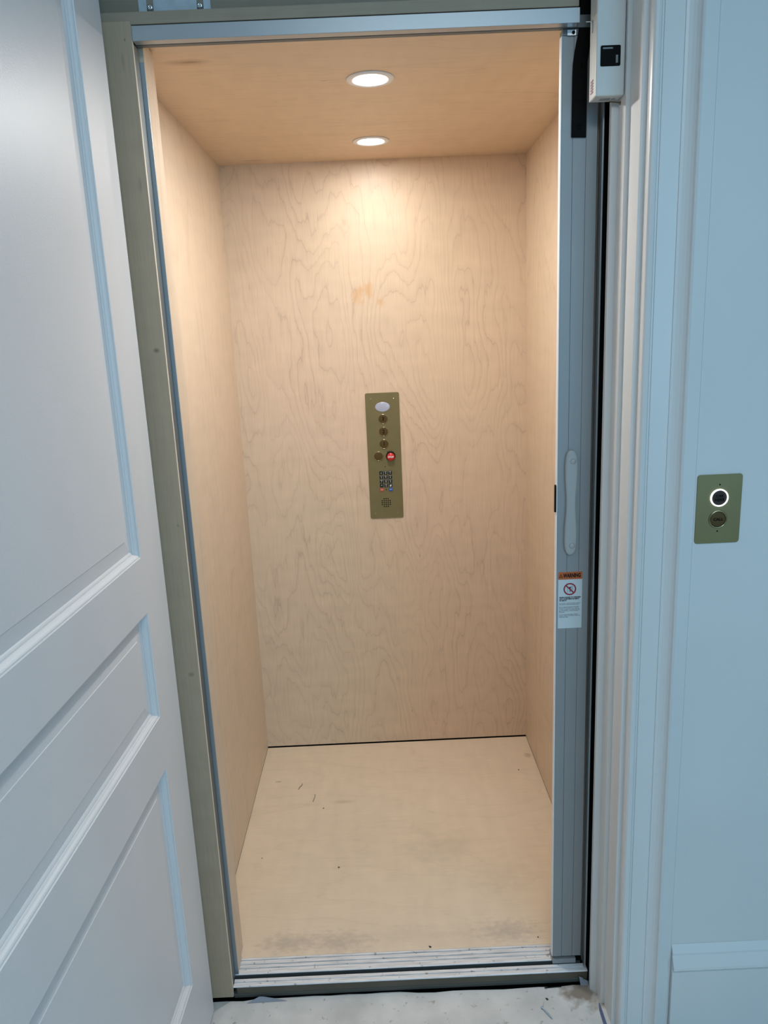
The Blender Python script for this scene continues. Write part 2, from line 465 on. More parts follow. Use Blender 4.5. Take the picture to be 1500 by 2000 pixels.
# left jamb (behind the open door)
j = MB()
j.prism([(.010, -.0993), (.010, -.112), (XL, -.112), (XL, -.22), (XL - .018, -.22), (XL - .018, -.0993)], 'z', ZF, ZTOP, M['white'])
struct(j.build('trim_3'))
j = MB(); j.box(XL - .018, XR + .02, -.22, -.0993, ZTOP, ZTOP + .02, M['white']); struct(j.build('trim_4'))


def casing_profile(x0, s=1):
    P = [(0, -.2201), (0, -.2255), (.001, -.2300), (.004, -.2330), (.008, -.2345), (.012, -.2335), (.0150, -.2300), (.0165, -.2275), (.0190, -.2275), (.0195, -.2300),
         (.0530, -.2300), (.0536, -.2285), (.0545, -.2285), (.0552, -.2305), (.060, -.2315), (.066, -.2345), (.071, -.2385), (.0745, -.2430), (.0765, -.2480), (.0785, -.2495), (.0810, -.2485), (.0822, -.2455), (.0822, -.2201)]
    return [(x0 + s * a, b) for a, b in P]


c = MB(); c.prism(casing_profile(.9812), 'z', ZF, ZTOP + .08, M['white'])
trim_1 = struct(c.build('trim_1'), 'white moulded door casing right of the opening')
c = MB(); c.prism(casing_profile(XL - .022, -1), 'z', ZF, ZTOP + .08, M['white']); struct(c.build('trim_5'))
c = MB(); c.box(XL, .981, -.2455, -.2201, ZTOP, ZTOP + .08, M['white']); struct(c.build('trim_6'))
# thin backing board beside the casing, ends in a caulk ridge
c = MB()
c.prism([(1.0638, -.2201), (1.0638, -.2222), (1.0965, -.2222), (1.0972, -.2232), (1.0984, -.2232), (1.0992, -.2201)], 'z', ZF, 2.6, M['wall'])
struct(c.build('trim_7'), 'narrow flat board beside the casing')
# baseboard with a two-step cap
c = MB()
P = [(-.2201, .193), (-.2212, .193), (-.2300, .1760), (-.2308, .1725), (-.2280, .1700), (-.2288, .1688), (-.2400, .1450), (-.2412, .1400), (-.2395, .1370), (-.2318, .1365),
     (-.2318, .1290), (-.2330, .1280), (-.2330, ZF), (-.2201, ZF)]
c.prism(P, 'x', 1.0993, 2.3, M['white'])
struct(c.build('baseboard_right'), 'white baseboard with a moulded cap on the right wall')

# ------------------------------------------------------------------ open hinged door (door_1)
TH = radians(1.9)
HX, HY = .0255, -.130
DW, DZ0, DZ1, DT = .905, -.022, ZTOP - .006, .035


def dp(s, dep, z):
    """door coordinates: s from hinge edge, depth behind the visible face, z"""
    dx, dy = -sin(TH), -cos(TH)          # along the door, away from the hinge
    nx, ny = cos(TH), -sin(TH)           # face normal, towards +x
    return (HX + dx * s - nx * dep, HY + dy * s - ny * dep, z)


panels = [(1.1645, 2.300), (.829, 1.0525), (.1745, .7130)]
S0, S1 = .1225, DW - .1225
OG = [(0, 0), (.0006, .0022), (.0032, .0026), (.0050, .0042), (.0072, .0078), (.0092, .0098), (.0094, .0115), (.0112, .0118), (.0135, .0132), (.0155, .0150)]
RP = [(.0155, .0150), (.0420, .0118), (.0432, .0108)]
d = MB(); bm = d.bm; mi = d.mi(M['door_white'])


def quad(bm, pts, mi=0, smooth=False):
    f = bm.faces.new([bm.verts.new(p) for p in pts]); f.material_index = mi; f.smooth = smooth; return f


def frect(s0, s1, z0, z1, dep=0.0): quad(bm, [dp(s0, dep, z0), dp(s0, dep, z1), dp(s1, dep, z1), dp(s1, dep, z0)])


zs = [DZ0] + [z for p in sorted(panels) for z in p] + [DZ1]
BV = .0015
frect(BV, S0, DZ0, DZ1); frect(S1, DW - BV, DZ0, DZ1)
for a, b_ in zip(zs[0::2], zs[1::2]): frect(S0, S1, a, b_)
# edges and back
quad(bm, [dp(BV, 0, DZ0), dp(0, BV, DZ0), dp(0, BV, DZ1), dp(BV, 0, DZ1)])
quad(bm, [dp(0, BV, DZ0), dp(0, DT, DZ0), dp(0, DT, DZ1), dp(0, BV, DZ1)])
quad(bm, [dp(DW - BV, 0, DZ1), dp(DW, BV, DZ1), dp(DW, BV, DZ0), dp(DW - BV, 0, DZ0)])
quad(bm, [dp(DW, BV, DZ1), dp(DW, DT, DZ1), dp(DW, DT, DZ0), dp(DW, BV, DZ0)])
quad(bm, [dp(0, DT, DZ0), dp(DW, DT, DZ0), dp(DW, DT, DZ1), dp(0, DT, DZ1)])
quad(bm, [dp(0, 0, DZ1), dp(0, DT, DZ1), dp(DW, DT, DZ1), dp(DW, 0, DZ1)])
quad(bm, [dp(0, 0, DZ0), dp(DW, 0, DZ0), dp(DW, DT, DZ0), dp(0, DT, DZ0)])


def ringloft(bm, prof, z0, z1, s0, s1, cap=False):
    L_ = []
    for ins, dep in prof:
        L_.append([(s0 + ins, dep, z0 + ins), (s1 - ins, dep, z0 + ins), (s1 - ins, dep, z1 - ins), (s0 + ins, dep, z1 - ins)])
    for A, B in zip(L_, L_[1:]):
        for k in range(4):
            quad(bm, [dp(*A[k]), dp(*A[(k + 1) % 4]), dp(*B[(k + 1) % 4]), dp(*B[k])])
    if cap: quad(bm, [dp(*p) for p in L_[-1]])


for z0, z1 in panels: ringloft(bm, OG, z0, z1, S0, S1)
door = d.build('door_1', origin=(HX, HY, DZ0))
struct(door, 'open white raised panel door on the left')
for z0, z1 in panels:
    p = MB(); p.mi(M['door_white'])
    ringloft(p.bm, RP, z0, z1, S0, S1, True)
    p.build('raised_panel', door)
for zc in (.22, 1.25, 2.22):
    h = MB()
    h.lathe([(0, -.045), (.006, -.045), (.006, .045), (0, .045)], M['steel'], (HX - .032, HY + .0125, zc), 'z', 14)
    h.build('hinge', door)

# ------------------------------------------------------------------ landing entrance frame (fixed wood and metal frame)
fr = thing('entrance_frame', 'plywood and aluminium frame fixed around the elevator entrance', 'door frame', (.46, -.06, ZF))
p = MB()
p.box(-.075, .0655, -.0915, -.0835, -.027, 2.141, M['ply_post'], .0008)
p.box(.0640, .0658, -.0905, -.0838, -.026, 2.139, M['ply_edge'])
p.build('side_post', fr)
p = MB(); p.box(.0565, .0652, -.0835, -.052, 0.0, 2.106, M['alu_dark'])
p.build('side_channel', fr)
# sill nosing: grooved
def ridged(y0, y1, grooves, x0, x1, zt, zb, m):
    P = [(y1, zb), (y1, zt)]
    for g in sorted(grooves, reverse=True):
        P += [(g + .0019, zt), (g + .0016, zt - .004), (g - .0016, zt - .004), (g - .0019, zt)]
    P += [(y0 + .001, zt), (y0, zt - .001), (y0, zb)]
    o = MB(); o.prism(P, 'x', x0, x1, m); return o
o = ridged(-.0883, -.0655, [-.0755], .0665, .9495, 0, -.0028, M['sill']); o.build('landing_sill', fr)
p = MB(); p.box(.075, .9495, -.0868, -.0700, -.022, -.0030, M['fascia']); p.build('sill_fascia', fr)
p = MB(); p.box(.0660, .9495, -.0880, -.0660, -.034, -.0222, M['fascia_base'], .002); p.build('sill_base', fr)
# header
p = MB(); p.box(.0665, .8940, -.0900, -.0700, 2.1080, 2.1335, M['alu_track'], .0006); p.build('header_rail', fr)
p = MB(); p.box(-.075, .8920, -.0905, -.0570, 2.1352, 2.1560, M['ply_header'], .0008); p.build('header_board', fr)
p = MB(); p.box(-.075, .8840, -.0600, -.0450, 2.1560, ZTOP, M['ply_transom_shade']); p.build('transom_board', fr)
# right upright of the landing frame
p = MB()
p.box(.9435, .9468, -.0800, -.0780, .0, 2.106, M['alu_track'], .0005)
p.box(.9435, .9455, -.0780, -.0550, .0, 2.106, M['alu_dark'])
p.box(.9420, .9455, -.0555, -.0200, .0, 2.106, M['alu_wood_reflection'])
p.box(.9478, .9880, -.0700, -.0660, .0, 2.106, M['black'])  # added black plate, stands in for the dark gap beside the jamb
p.build('side_channel', fr)

# galvanised bracket with two slots
br = thing('mounting_bracket', 'galvanised steel slotted bracket screwed above the entrance header', 'bracket', (.144, -.062, 2.156))
b = MB(); y0, y1 = -.0620, -.0602
xs = [.0767, .0918, .1044, .1850, .1975, .2106]
z0, zt = 2.1568, 2.330; zs0, zs1 = 2.166, 2.300
for i, (a, c_) in enumerate(zip(xs, xs[1:])):
    if i in (1, 3):
        b.box(a, c_, y0, y1, z0, zs0, M['zinc']); b.box(a, c_, y0, y1, zs1, zt, M['zinc'])
    else: b.box(a, c_, y0, y1, z0, zt, M['zinc'])
b.build('plate', br)
for xx in (.0983, .1908):
    s = MB(); s.lathe([(.0058, 0), (.0056, .0015), (.0042, .0032), (.0018, .0038), (.0016, .0022), (0, .0022)], M['steel'], (xx, -.0620, 2.1722), '-y', 20)
    s.build('screw', br)

# ------------------------------------------------------------------ elevator cab
cab = thing('elevator_cab', 'small unfinished maple plywood elevator cab with lit ceiling', 'elevator', (W / 2, D / 2, -.02))
p = MB(); p.box(-.02, W + .02, D, D + .018, .0045, H + .018, M['ply_back']); p.build('back_wall', cab)['label'] = 'back wall panel with wavy maple grain'
p = MB(); p.box(-.018, 0, .036, D, .003, H, M['ply_left']); p.build('side_wall', cab)
p = MB(); p.box(W, W + .018, .036, D, .003, H, M['ply_right']); p.build('side_wall', cab)
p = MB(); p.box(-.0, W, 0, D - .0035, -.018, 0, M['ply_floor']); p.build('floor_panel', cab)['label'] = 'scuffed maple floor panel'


# ceiling with holes for the downlights
def holed_ceiling():
    b = MB(); bm = b.bm; b.mi(M['ply_ceil'])
    n = 48; rh = .049
    ys = [-.053, .52, D]
    for (cx, cy), (ya, yb) in zip(DOWNLIGHTS, zip(ys, ys[1:])):
        ring = []; outer = []
        for k in range(n):
            a = 2 * pi * k / n + pi / n
            dx, dy = cos(a), sin(a)
            ring.append((cx + rh * dx, cy + rh * dy))
            t = min((((W - cx) if dx > 0 else cx) / abs(dx)) if abs(dx) > 1e-9 else 9, (((yb - cy) if dy > 0 else (cy - ya)) / abs(dy)) if abs(dy) > 1e-9 else 9)
            outer.append((cx + t * dx, cy + t * dy))
        # exact corners between successive rays
        for k in range(n):
            k2 = (k + 1) % n
            o1, o2 = outer[k], outer[k2]
            pts = [ring[k], o1]
            if abs(o1[0] - o2[0]) > 1e-6 and abs(o1[1] - o2[1]) > 1e-6:
                cxx = o1[0] if (abs(o1[0]) < 1e-6 or abs(o1[0] - W) < 1e-6) else o2[0]
                cyy = o1[1] if (abs(o1[1] - ya) < 1e-6 or abs(o1[1] - yb) < 1e-6) else o2[1]
                pts.append((cxx, cyy))
            pts += [o2, ring[k2]]
            for z, rev in ((H, True), (H + .018, False)):
                q = [(x, y, z) for x, y in pts]
                quad(bm, q[::-1] if rev else q)
            quad(bm, [(*ring[k], H), (*ring[k2], H), (*ring[k2], H + .018), (*ring[k], H + .018)])
    return b


holed_ceiling().build('ceiling_panel', cab)['label'] = 'maple ceiling panel with two round light openings'
# front returns
p = MB(); p.box(-.018, .070, 0.0, .0352, .003, H - .001, M['ply_left'], .0008); p.build('front_return', cab)
p = MB(); p.box(.955, W + .018, 0.0, .0352, .003, H - .001, M['ply_right'], .0008); p.build('front_return', cab)
# cab sill and header, left jamb track
o = ridged(-.0516, -.0005, [-.0079, -.0215, -.0335], .0640, .9400, .0, -.03, M['sill']); o.build('cab_sill', cab)
p = MB(); p.box(.0645, .9395, -.0522, -.0517, -.029, -.0016, M['alu_dark']); p.build('sill_shade_face', cab)  # dark overlay paints the gap's shade onto the sill's front face
p = MB(); p.box(.0600, .9400, -.0655, -.0535, 2.1085, 2.1300, M['alu_dark'], .0006); p.build('cab_header', cab)
p = MB()
p.box(.0600, .0735, -.0500, -.0470, .0005, 2.085, M['alu_track'], .0004)
p.box(.0600, .0728, -.0470, -.0005, .0005, H - .0005, M['ply_left'])
p.build('strike_jamb', cab)

# ------------------------------------------------------------------ downlights
def downlight(loc, label, power):
    x, y = loc
    t = thing('recessed_downlight', label, 'ceiling light', (x, y, H), 'downlights in the cab ceiling')
    r = MB()
    r.lathe([(.0400, .010), (.0405, -.0030), (.0440, -.0042), (.0540, -.0028), (.0552, -.0004), (.0480, -.0001), (.0470, .012)], M['trim_ring'], (x, y, H), 'z', 56)
    r.build('trim_ring', t)
    l = MB(); l.lathe([(0, .0045), (.0200, .0040), (.0400, .0060), (.0402, .012), (0, .0125)], M['lens'], (x, y, H), 'z', 48); l.build('lens', t)
    a = area('downlight_lamp', (x, y, H - .0045), (x, y, 0), .074, power, CAB_COLOR, shape='DISK')
    return t


downlight(DOWNLIGHTS[0], 'lit round recessed downlight nearest the cab entrance, larger in view', CAB_POWER[0])
downlight(DOWNLIGHTS[1], 'lit round recessed downlight nearest the cab back wall', CAB_POWER[1])

# ------------------------------------------------------------------ car operating panel
cp = thing('control_panel', 'tall brass elevator button panel with keypad on the back wall', 'control panel', (.5078, D, .9105))
YP = D - .0030


def rrect(x0, x1, z0, z1, r, n=6):
    pts = []
    for cx, cz, a0 in ((x1 - r, z1 - r, 0), (x0 + r, z1 - r, pi / 2), (x0 + r, z0 + r, pi), (x1 - r, z0 + r, 3 * pi / 2)):
        for k in range(n + 1):
            a = a0 + pi / 2 * k / n; pts.append((cx + r * cos(a), cz + r * sin(a)))
    return pts


p = MB(); p.prism(rrect(.4475, .5682, .9105, 1.3662, .006), 'y', D - .0002, YP, M['brass'], .0005)
for hx, hz in ((.508, 1.1015),): p.lathe([(.0017, .0004), (0, .0004)], M['ink'], (hx, YP, hz), '-y', 12)
p.build('faceplate', cp)
for sx_, sz_ in ((.4680, 1.345), (.5480, 1.3455), (.4665, .9300), (.5475, .9310)):
    s = MB(); s.lathe([(.0032, 0), (.0030, .0008), (.0012, .0010), (.0012, .0002), (0, .0002)], M['brass_rim'], (sx_, YP, sz_), '-y', 16); s.build('screw', cp)
p = MB(); p.lathe([(1, 0), (1, .0008), (.9, .0016), (0, .0020)], M['display'], (.5080, YP, 1.3165), '-y', 48, sx=.0262, sy=.0172)
p.build('oval_display', cp)


def round_button(parent, x, y, z, r, txt=None, size=.018, mat='brass_btn', rim='brass_rim', name='floor_button', label=None, lines=None, tw=None):
    b = MB(); b.lathe([(r * .86, .0006), (r * .84, .0016), (r * .7, .0019), (0, .0019)], M[mat], (x, y, z), '-y', 40)
    if txt: b.text(txt, size, x, y - .0020, z, M['btn_ink'], .0002, bold=.0004, width=tw)
    if lines:
        for t_, dz, sz_, wd in lines: b.text(t_, sz_, x, y - .0020, z + dz, M['btn_ink'], .0002, bold=.0003, width=wd)
    o = b.build(name, parent)
    if label: o['label'] = label
    g = MB(); g.lathe([(r * .86, .0002), (r * .87, .0022), (r * .93, .0028), (r, .0020), (r * 1.01, 0)], M[rim], (x, y, z), '-y', 44)
    g.build('button_ring', o)
    return o


for t_, zz in (('3', 1.2735), ('2', 1.2285), ('1', 1.1843)):
    round_button(cp, .5080, YP, zz, .0172, t_, label='round floor button ' + t_)
round_button(cp, .4862, YP, 1.1404, .0172, None, name='blank_button', label='round blank dark bronze button')
# emergency stop
st = MB(); st.lathe([(.0172, 0), (.0172, .0010), (0, .0012)], M['ink'], (.5300, YP, 1.1390), '-y', 40)
for k, ch in enumerate('PULL'):
    a = radians(122 - k * 22)
    st.text(ch, .007, .5300 + .0172 * cos(a), YP - .0012, 1.1390 + .0172 * sin(a), M['ink'], .0002, bold=.0004, rot=Matrix.Rotation(-(a - pi / 2), 4, 'Y'))
stb = st.build('stop_button_collar', cp)
s2 = MB(); s2.lathe([(.0120, 0), (.0120, .010), (.0135, .011), (.0140, .018), (.0125, .0205), (.0, .0212)], M['red'], (.5300, YP, 1.1390), '-y', 40)
s2.text('STOP', .0086, .5300, YP - .0213, 1.1388, M['white_ink'], .0003, bold=.0004, width=.0205)
s2.build('stop_button', stb)['label'] = 'red mushroom stop button'
# keypad
kt = ['1', '2', '3', '4', '5', '6', '7', '8', '9', '*', '0', '#']
sub = ['', 'ABC', 'DEF', 'GHI', 'JKL', 'MNO', 'PRS', 'TUV', 'WXY', '', 'OPER', '']
for i in range(12):
    cx = .4930 + .0162 * (i % 3) - .0002 * (i // 3) * 0; cz = 1.0795 - .0155 * (i // 3)
    k = MB(); k.prism(rrect(cx - .0064, cx + .0064, cz - .0063, cz + .0063, .0014, 3), 'y', YP, YP - .0022, M['key_black'], .0004)
    if sub[i]:
        k.text(sub[i], .0042, cx, YP - .0023, cz + .0036, M['white_ink'], .0001, width=.0078)
        k.text(kt[i], .0072, cx, YP - .0023, cz - .0022, M['white_ink'], .0001)
    else: k.text(kt[i], .0105 if kt[i] != '1' else .0075, cx, YP - .0023, cz - (.002 if kt[i] == '*' else .0008), M['white_ink'], .0001, bold=.0003)
    k.build('keypad_key', cp)
for cx, mm, nm, tx in ((.4930, 'orange_key', 'red_key', 'OFF'), (.5254, 'blue_key', 'blue_key', 'ON')):
    cz = 1.0795 - .0155 * 4
    k = MB(); k.prism(rrect(cx - .0068, cx + .0068, cz - .0062, cz + .0062, .0018, 3), 'y', YP, YP - .0022, M[mm], .0004)
    k.text(tx, .0052, cx, YP - .0023, cz, M['white_ink'], .0001)
    k.build('keypad_key', cp)['label'] = ('orange red' if tx == 'OFF' else 'blue') + ' key under the black keypad'
k = MB(); k.lathe([(.0026, 0), (.0024, .0012), (0, .0014)], M['debris'], (.5092, YP, 1.0175), '-y', 14); k.build('indicator_light', cp)
g = MB()
for r_ in range(5):
    for c_ in range(5):
        if r_ in (0, 4) and c_ in (0, 4): continue
        g.lathe([(.0024, .0003), (0, .0003)], M['ink'], (.5068 + (c_ - 2) * .0073, YP - .0001, .9690 + (2 - r_) * .0072), '-y', 12)
        g.lathe([(.0020, .0004), (0, .0004)], M['ink'], (.5068 + (c_ - 2) * .0073, YP - .0001, .9690 + (2 - r_) * .0072), '-y', 12)
g.build('speaker_grille', cp)

# ------------------------------------------------------------------ hall call station
hs = thing('call_station', 'small brass plate with call buttons on the white hall wall', 'call button panel', (1.145, YW, 1.1335))
YC = YW - .0022
p = MB(); p.prism(rrect(1.1015, 1.1890, 1.1335, 1.2712, .0055), 'y', YW, YC, M['brass'], .0006); p.build('faceplate', hs)
for zz in (1.2510, 1.1580):
    s = MB(); s.lathe([(.0016, .0004), (.0012, .0006), (0, .0003)], M['ink'], (1.1452, YC, zz), '-y', 14); s.build('screw', hs)
rb = MB(); rb.lathe([(.0150, .0006), (.0146, .0016), (0, .0017)], M['btn_dark'], (1.1452, YC, 1.2250), '-y', 40)
rb.text('CAR', .0074, 1.1452, YC - .0018, 1.2285, M['btn_ink'], .0002, bold=.0002, width=.0150)
rb.text('HERE', .0074, 1.1452, YC - .0018, 1.2208, M['btn_ink'], .0002, bold=.0002, width=.0190)
rbo = rb.build('car_here_indicator', hs); rbo['label'] = 'dark indicator reading CAR HERE with a lit white ring'
g = MB(); g.lathe([(.0148, .0002), (.0150, .0024), (.0162, .0028), (.0174, .0022), (.0176, 0)], M['ring_light'], (1.1452, YC, 1.2250), '-y', 48); g.build('lit_ring', rbo)
round_button(hs, 1.1448, YC, 1.1822, .0178, None, name='call_button', label='bronze button reading CALL', lines=[('CALL', -.0004, .0074, .0196)])

# ------------------------------------------------------------------ folding gate (lead post and stacked panels)
gt = thing('folding_gate', 'grey aluminium folding car gate stacked open at the right', 'gate', (.905, -.045, 0))
yg = -.0600
G = [(.8690, -.0450), (.8690, yg + .0006), (.8696, yg), (.8902, yg), (.8904, yg + .0015), (.8912, yg + .0015), (.8914, yg),
     (.9166, yg), (.9168, yg + .0015), (.9176, yg + .0015), (.9178, yg), (.9390, yg), (.9396, yg + .0006), (.9396, -.0450)]
p = MB(); p.prism(G, 'z', .0190, 2.0970, M['alu_gate'])
p.box(.8672, .8690, -.0585, -.0440, .0190, 2.0970, M['alu_lip'])
p.build('lead_post', gt)
p = MB(); p.box(.8680, .9260, -.0640, -.0300, .0003, .0140, M['alu_gate'], .0008)
p.box(.8700, .9300, -.0560, -.0400, .0140, .0190, M['black']); p.box(.9260, .9420, -.0560, -.0300, .0003, .0090, M['black'])
p.build('bottom_guide', gt)
for xx in (.8790, .9020):
    s = MB(); s.lathe([(.0022, 0), (.0018, .0012), (0, .0014)], M['steel'], (xx, -.0560, .0168), '-y', 12); s.build('guide_screw', gt)
for k in range(3):
    p = MB(); x0 = .8900 + k * .017
    p.box(x0, x0 + .006, -.0440, -.0060, .020, 2.095, M['alu_dark'], .0006); p.build('folded_panel', gt)
p = MB(); p.box(.8690, .9440, -.0620, -.0400, 2.0972, 2.1078, M['alu_dark']); p.build('top_guide', gt)
p = MB(); p.box(.8770, .8945, -.0640, -.0620, 2.0960, 2.1065, M['steel'], .0006)
p.lathe([(.0032, 0), (.0030, .0012), (.0014, .0014), (.0012, .0004), (0, .0004)], M['ink'], (.8890, -.0640, 2.1010), '-y', 16)
p.build('top_clip', gt)
# bone-shaped pull handle
hz0, hz1, hc = 1.0740, 1.3070, .8968
prof = [(0, 0), (.0008, .0040), (.0030, .0074), (.0070, .0100), (.0140, .0122), (.030, .0136), (.055, .0137), (.080, .0122), (.105, .0106), (.1165, .0104)]
left = []; L2 = hz1 - hz0
def hw(t):
    t = max(min(t, L2 - t), 0.0)
    for (a, wa), (b_, wb_) in zip(prof, prof[1:]):
        if a <= t <= b_ + 1e-9: return wa + (wb_ - wa) * (t - a) / (b_ - a)
    return prof[-1][1]
ts = [0, .001, .003, .0055, .008, .012, .016] + [.022 + .01 * k for k in range(20)] + [.217, .221, .225, .2275, .230, .232, .233]
def hwall(sc, inset):
    pts = []
    for t in ts:
        pts.append((t, max(hw(t) * sc - inset, 0)))
    return pts
h = MB(); bmh = h.bm; h.mi(M['handle_grey'])
def hcx(t): return hc + .0004 * sin(t / L2 * pi)
sections = [(0.0, 0.0), (.0050, 0.0002), (.0074, .0010), (.0086, .0026), (.0090, .0045)]
rows = []
for dy, inset in sections:
    zsq = 1 - inset / (L2 / 2)
    pts = []
    for t in ts:
        tz = L2 / 2 + (t - L2 / 2) * zsq
        pts.append((hcx(t) - max(hw(t) - inset, 0.00001), yg - dy, hz0 + tz))
    for t in ts[::-1]:
        tz = L2 / 2 + (t - L2 / 2) * zsq
        pts.append((hcx(t) + max(hw(t) - inset, 0.00001), yg - dy, hz0 + tz))
    rows.append([bmh.verts.new(q) for q in pts])
for A, B in zip(rows, rows[1:]):
    nn_ = len(A)
    for k in range(nn_):
        fc = bmh.faces.new((A[k], A[(k + 1) % nn_], B[(k + 1) % nn_], B[k])); fc.smooth = False
bmh.faces.new(rows[-1])
bmesh.ops.recalc_face_normals(bmh, faces=bmh.faces[:])
hd = h.build('pull_handle', gt)
for zz in (1.2825, 1.0965):
    s = MB(); s.lathe([(.0062, 0), (.0060, .0010), (.0042, .0024), (0, .0030)], M['handle_grey'], (.8992 if zz > 1.2 else .8992, yg - .0089, zz), '-y', 24); s.build('rivet_cap', hd)
# strike slot on the leading edge
p = MB(); p.prism(rrect(-.0560, -.0475, 1.1690, 1.2300, .003, 4), 'x', .8645, .8674, M['black']); p.build('latch_strip', gt)
# warning label
x0, x1, z0_, z1_ = .8724, .9258, .9010, 1.0335
YS = yg - .0003
lb = MB()
lb.prism(rrect(x0, x1, z0_, z1_ - .0160, .0012, 3), 'y', yg, YS, M['label_white'])
lb.prism(rrect(x0, x1, z1_ - .0172, z1_, .0012, 3), 'y', yg, YS - .0001, M['label_orange'])
lb.text('WARNING', .0125, .9030, YS - .0002, z1_ - .0086, M['ink'], .0001, bold=.0006, width=.0390)
tz = z1_ - .0086; tx = .8784
lb.prism([(tx - .0046, tz - .0040), (tx + .0046, tz - .0040), (tx, tz + .0046)], 'y', YS - .0001, YS - .0003, M['ink'])
lb.prism([(tx - .0030, tz - .0031), (tx + .0030, tz - .0031), (tx, tz + .0029)], 'y', YS - .0003, YS - .0004, M['label_orange'])
lb.text('!', .0058, tx, YS - .0005, tz - .0006, M['ink'], .0001, bold=.0002)
# prohibition sign
cx, cz = .8985, .9935
n = 40; ro, ri = .0142, .0112
for k in range(n):
    a, b_ = 2 * pi * k / n, 2 * pi * (k + 1) / n
    lb.prism([(cx + ro * cos(a), cz + ro * sin(a)), (cx + ro * cos(b_), cz + ro * sin(b_)), (cx + ri * cos(b_), cz + ri * sin(b_)), (cx + ri * cos(a), cz + ri * sin(a))], 'y', YS, YS - .0003, M['label_red'])
w_ = .0014; c45, s45 = cos(radians(-45)), sin(radians(-45))
lb.prism([(cx + u * c45 - v * s45, cz + u * s45 + v * c45) for u, v in ((-ri, -w_), (ri, -w_), (ri, w_), (-ri, w_))], 'y', YS, YS - .00035, M['label_red'])
for dx, za, zb in ((-.0052, -.008, .004), (.0038, -.004, .008), (.0062, -.003, .0075)):
    lb.box(cx + dx - .0006, cx + dx + .0006, YS - .00015, YS, cz + za, cz + zb, M['grey_print'])
lb.lathe([(.0019, .00015), (0, .00015)], M['ink'], (cx + .0005, YS, cz + .0038), '-y', 14)
lb.box(cx - .0012, cx + .0022, YS - .00015, YS, cz - .0070, cz + .0018, M['grey_print'])
zc = .9742
for s_, wd in (('CRUSH HAZARD TO CHILDREN', .0480), ('CAN CAUSE SERIOUS INJURY', .0450), ('OR DEATH.', .0170)):
    lb.text(s_, .0036, x0 + .0026 + wd / 2, YS - .0001, zc, M['ink'], .0001, bold=.0002, width=wd); zc -= .0037
zc -= .0026
body = [('Do not allow children to play around or', .0478), ('ride elevator without adult supervision.', .0448), None,
        ('Do not operate elevator if the space', .0446), ('between the hoistway door and the', .0440), ('car door or gate is too wide. Have the', .0470),
        ('gap checked by a trained elevator', .0442), ('technician.', .0130), None,
        ('Do not remove this label. If label is', .0430), ('missing, contact the elevator dealer for', .0480), ('replacement label.', .0205)]
for it in body:
    if it is None: zc -= .0024; continue
    s_, wd = it
    lb.text(s_, .0029, x0 + .0024 + wd / 2, YS - .0001, zc, M['ink'], .0001, width=wd); zc -= .0031
lb.build('warning_label', gt)['label'] = 'orange and white WARNING label with red prohibition sign'

# ------------------------------------------------------------------ door interlock: black arm plate and white housing
ap = thing('interlock_bracket', 'black steel arm plate hanging beside the white interlock housing', 'bracket', (.902, -.0645, 1.918))
p = MB()
p.prism([(.8880, 1.9190), (.8884, 2.0250), (.8892, 2.0480), (.8925, 2.0720), (.8975, 2.0960), (.9000, 2.1150), (.9020, 2.1600), (.9040, 2.3900), (.9500, 2.3900), (.9500, 2.1150), (.9220, 2.0900), (.9163, 2.0500), (.9161, 1.9180)], 'y', -.0607, -.0647, M['black'], .0006)  # plate widened at the top to stand in for the dark void there
p.build('arm_plate', ap)
for bx, bz in ((.9028, 1.9370), (.9065, 2.0440)):
    s = MB(); s.lathe([(.0048, 0), (.0046, .0014), (.0026, .0016), (.0022, .0004), (0, .0004)], M['black'], (bx, -.0647, bz), '-y', 18); s.build('bolt', ap)

il = thing('interlock_housing', 'white plastic door interlock housing with small square window on the jamb', 'lock', (.936, -.12, 1.968))
p = MB(); bx0, bx1, by0, by1 = .9105, .9630, -.1430, -.1108
def chamfer_box(mb, x0, x1, y0, y1, z0, z1, r, m):
    bm2 = bmesh.new()
    vs = [bm2.verts.new((x, y, z)) for x in (x0, x1) for y in (y0, y1) for z in (z0, z1)]
    for q in ((0, 1, 3, 2), (4, 6, 7, 5), (0, 4, 5, 1), (2, 3, 7, 6), (0, 2, 6, 4), (1, 5, 7, 3)): bm2.faces.new([vs[i] for i in q])
    es = [e for e in bm2.edges if all(v.co.y < y0 + 1e-6 for v in e.verts) or all(v.co.z < z0 + 1e-6 for v in e.verts) and all(v.co.x < x1 for v in e.verts)]
    bmesh.ops.bevel(bm2, geom=es, offset=r, segments=4, affect='EDGES', profile=.55)
    mb._merge(bm2, m, False)
# shell built around the window opening
wx0, wx1, wz0, wz1 = .9180, .9542, 2.0165, 2.0505
chamfer_box(p, bx0, bx1, by0, by1, 1.9680, 2.4200, .0035, M['plastic'])
p.box(.9100, .9475, -.1108, -.1025, 1.9685, 2.4200, M['plastic'], .0006)
p.build('housing', il)
p = MB()
p.prism(rrect(wx0, wx1, wz0, wz1, .0025, 4), 'y', by0 - .0002, by0 - .0009, M['black'])
p.box(wx0 + .004, wx0 + .022, by0 - .0012, by0 - .0008, wz1 - .0060, wz1 - .0032, M['alu_dark'], .0001)
p.box(wx1 - .0085, wx1 - .0045, by0 - .0012, by0 - .0008, wz0 + .0050, wz0 + .0180, M['alu_dark'], .0001)
p.build('window', il)['label'] = 'black square window'
p = MB()
for k in range(5):
    p.box(.90935, .9105, -.1265 + k * .0012 * 0 , -.1120, 1.9790 + k * .0048, 1.9815 + k * .0048, M['pink'])
p.build('printed_mark', il)['label'] = 'faded pink print'
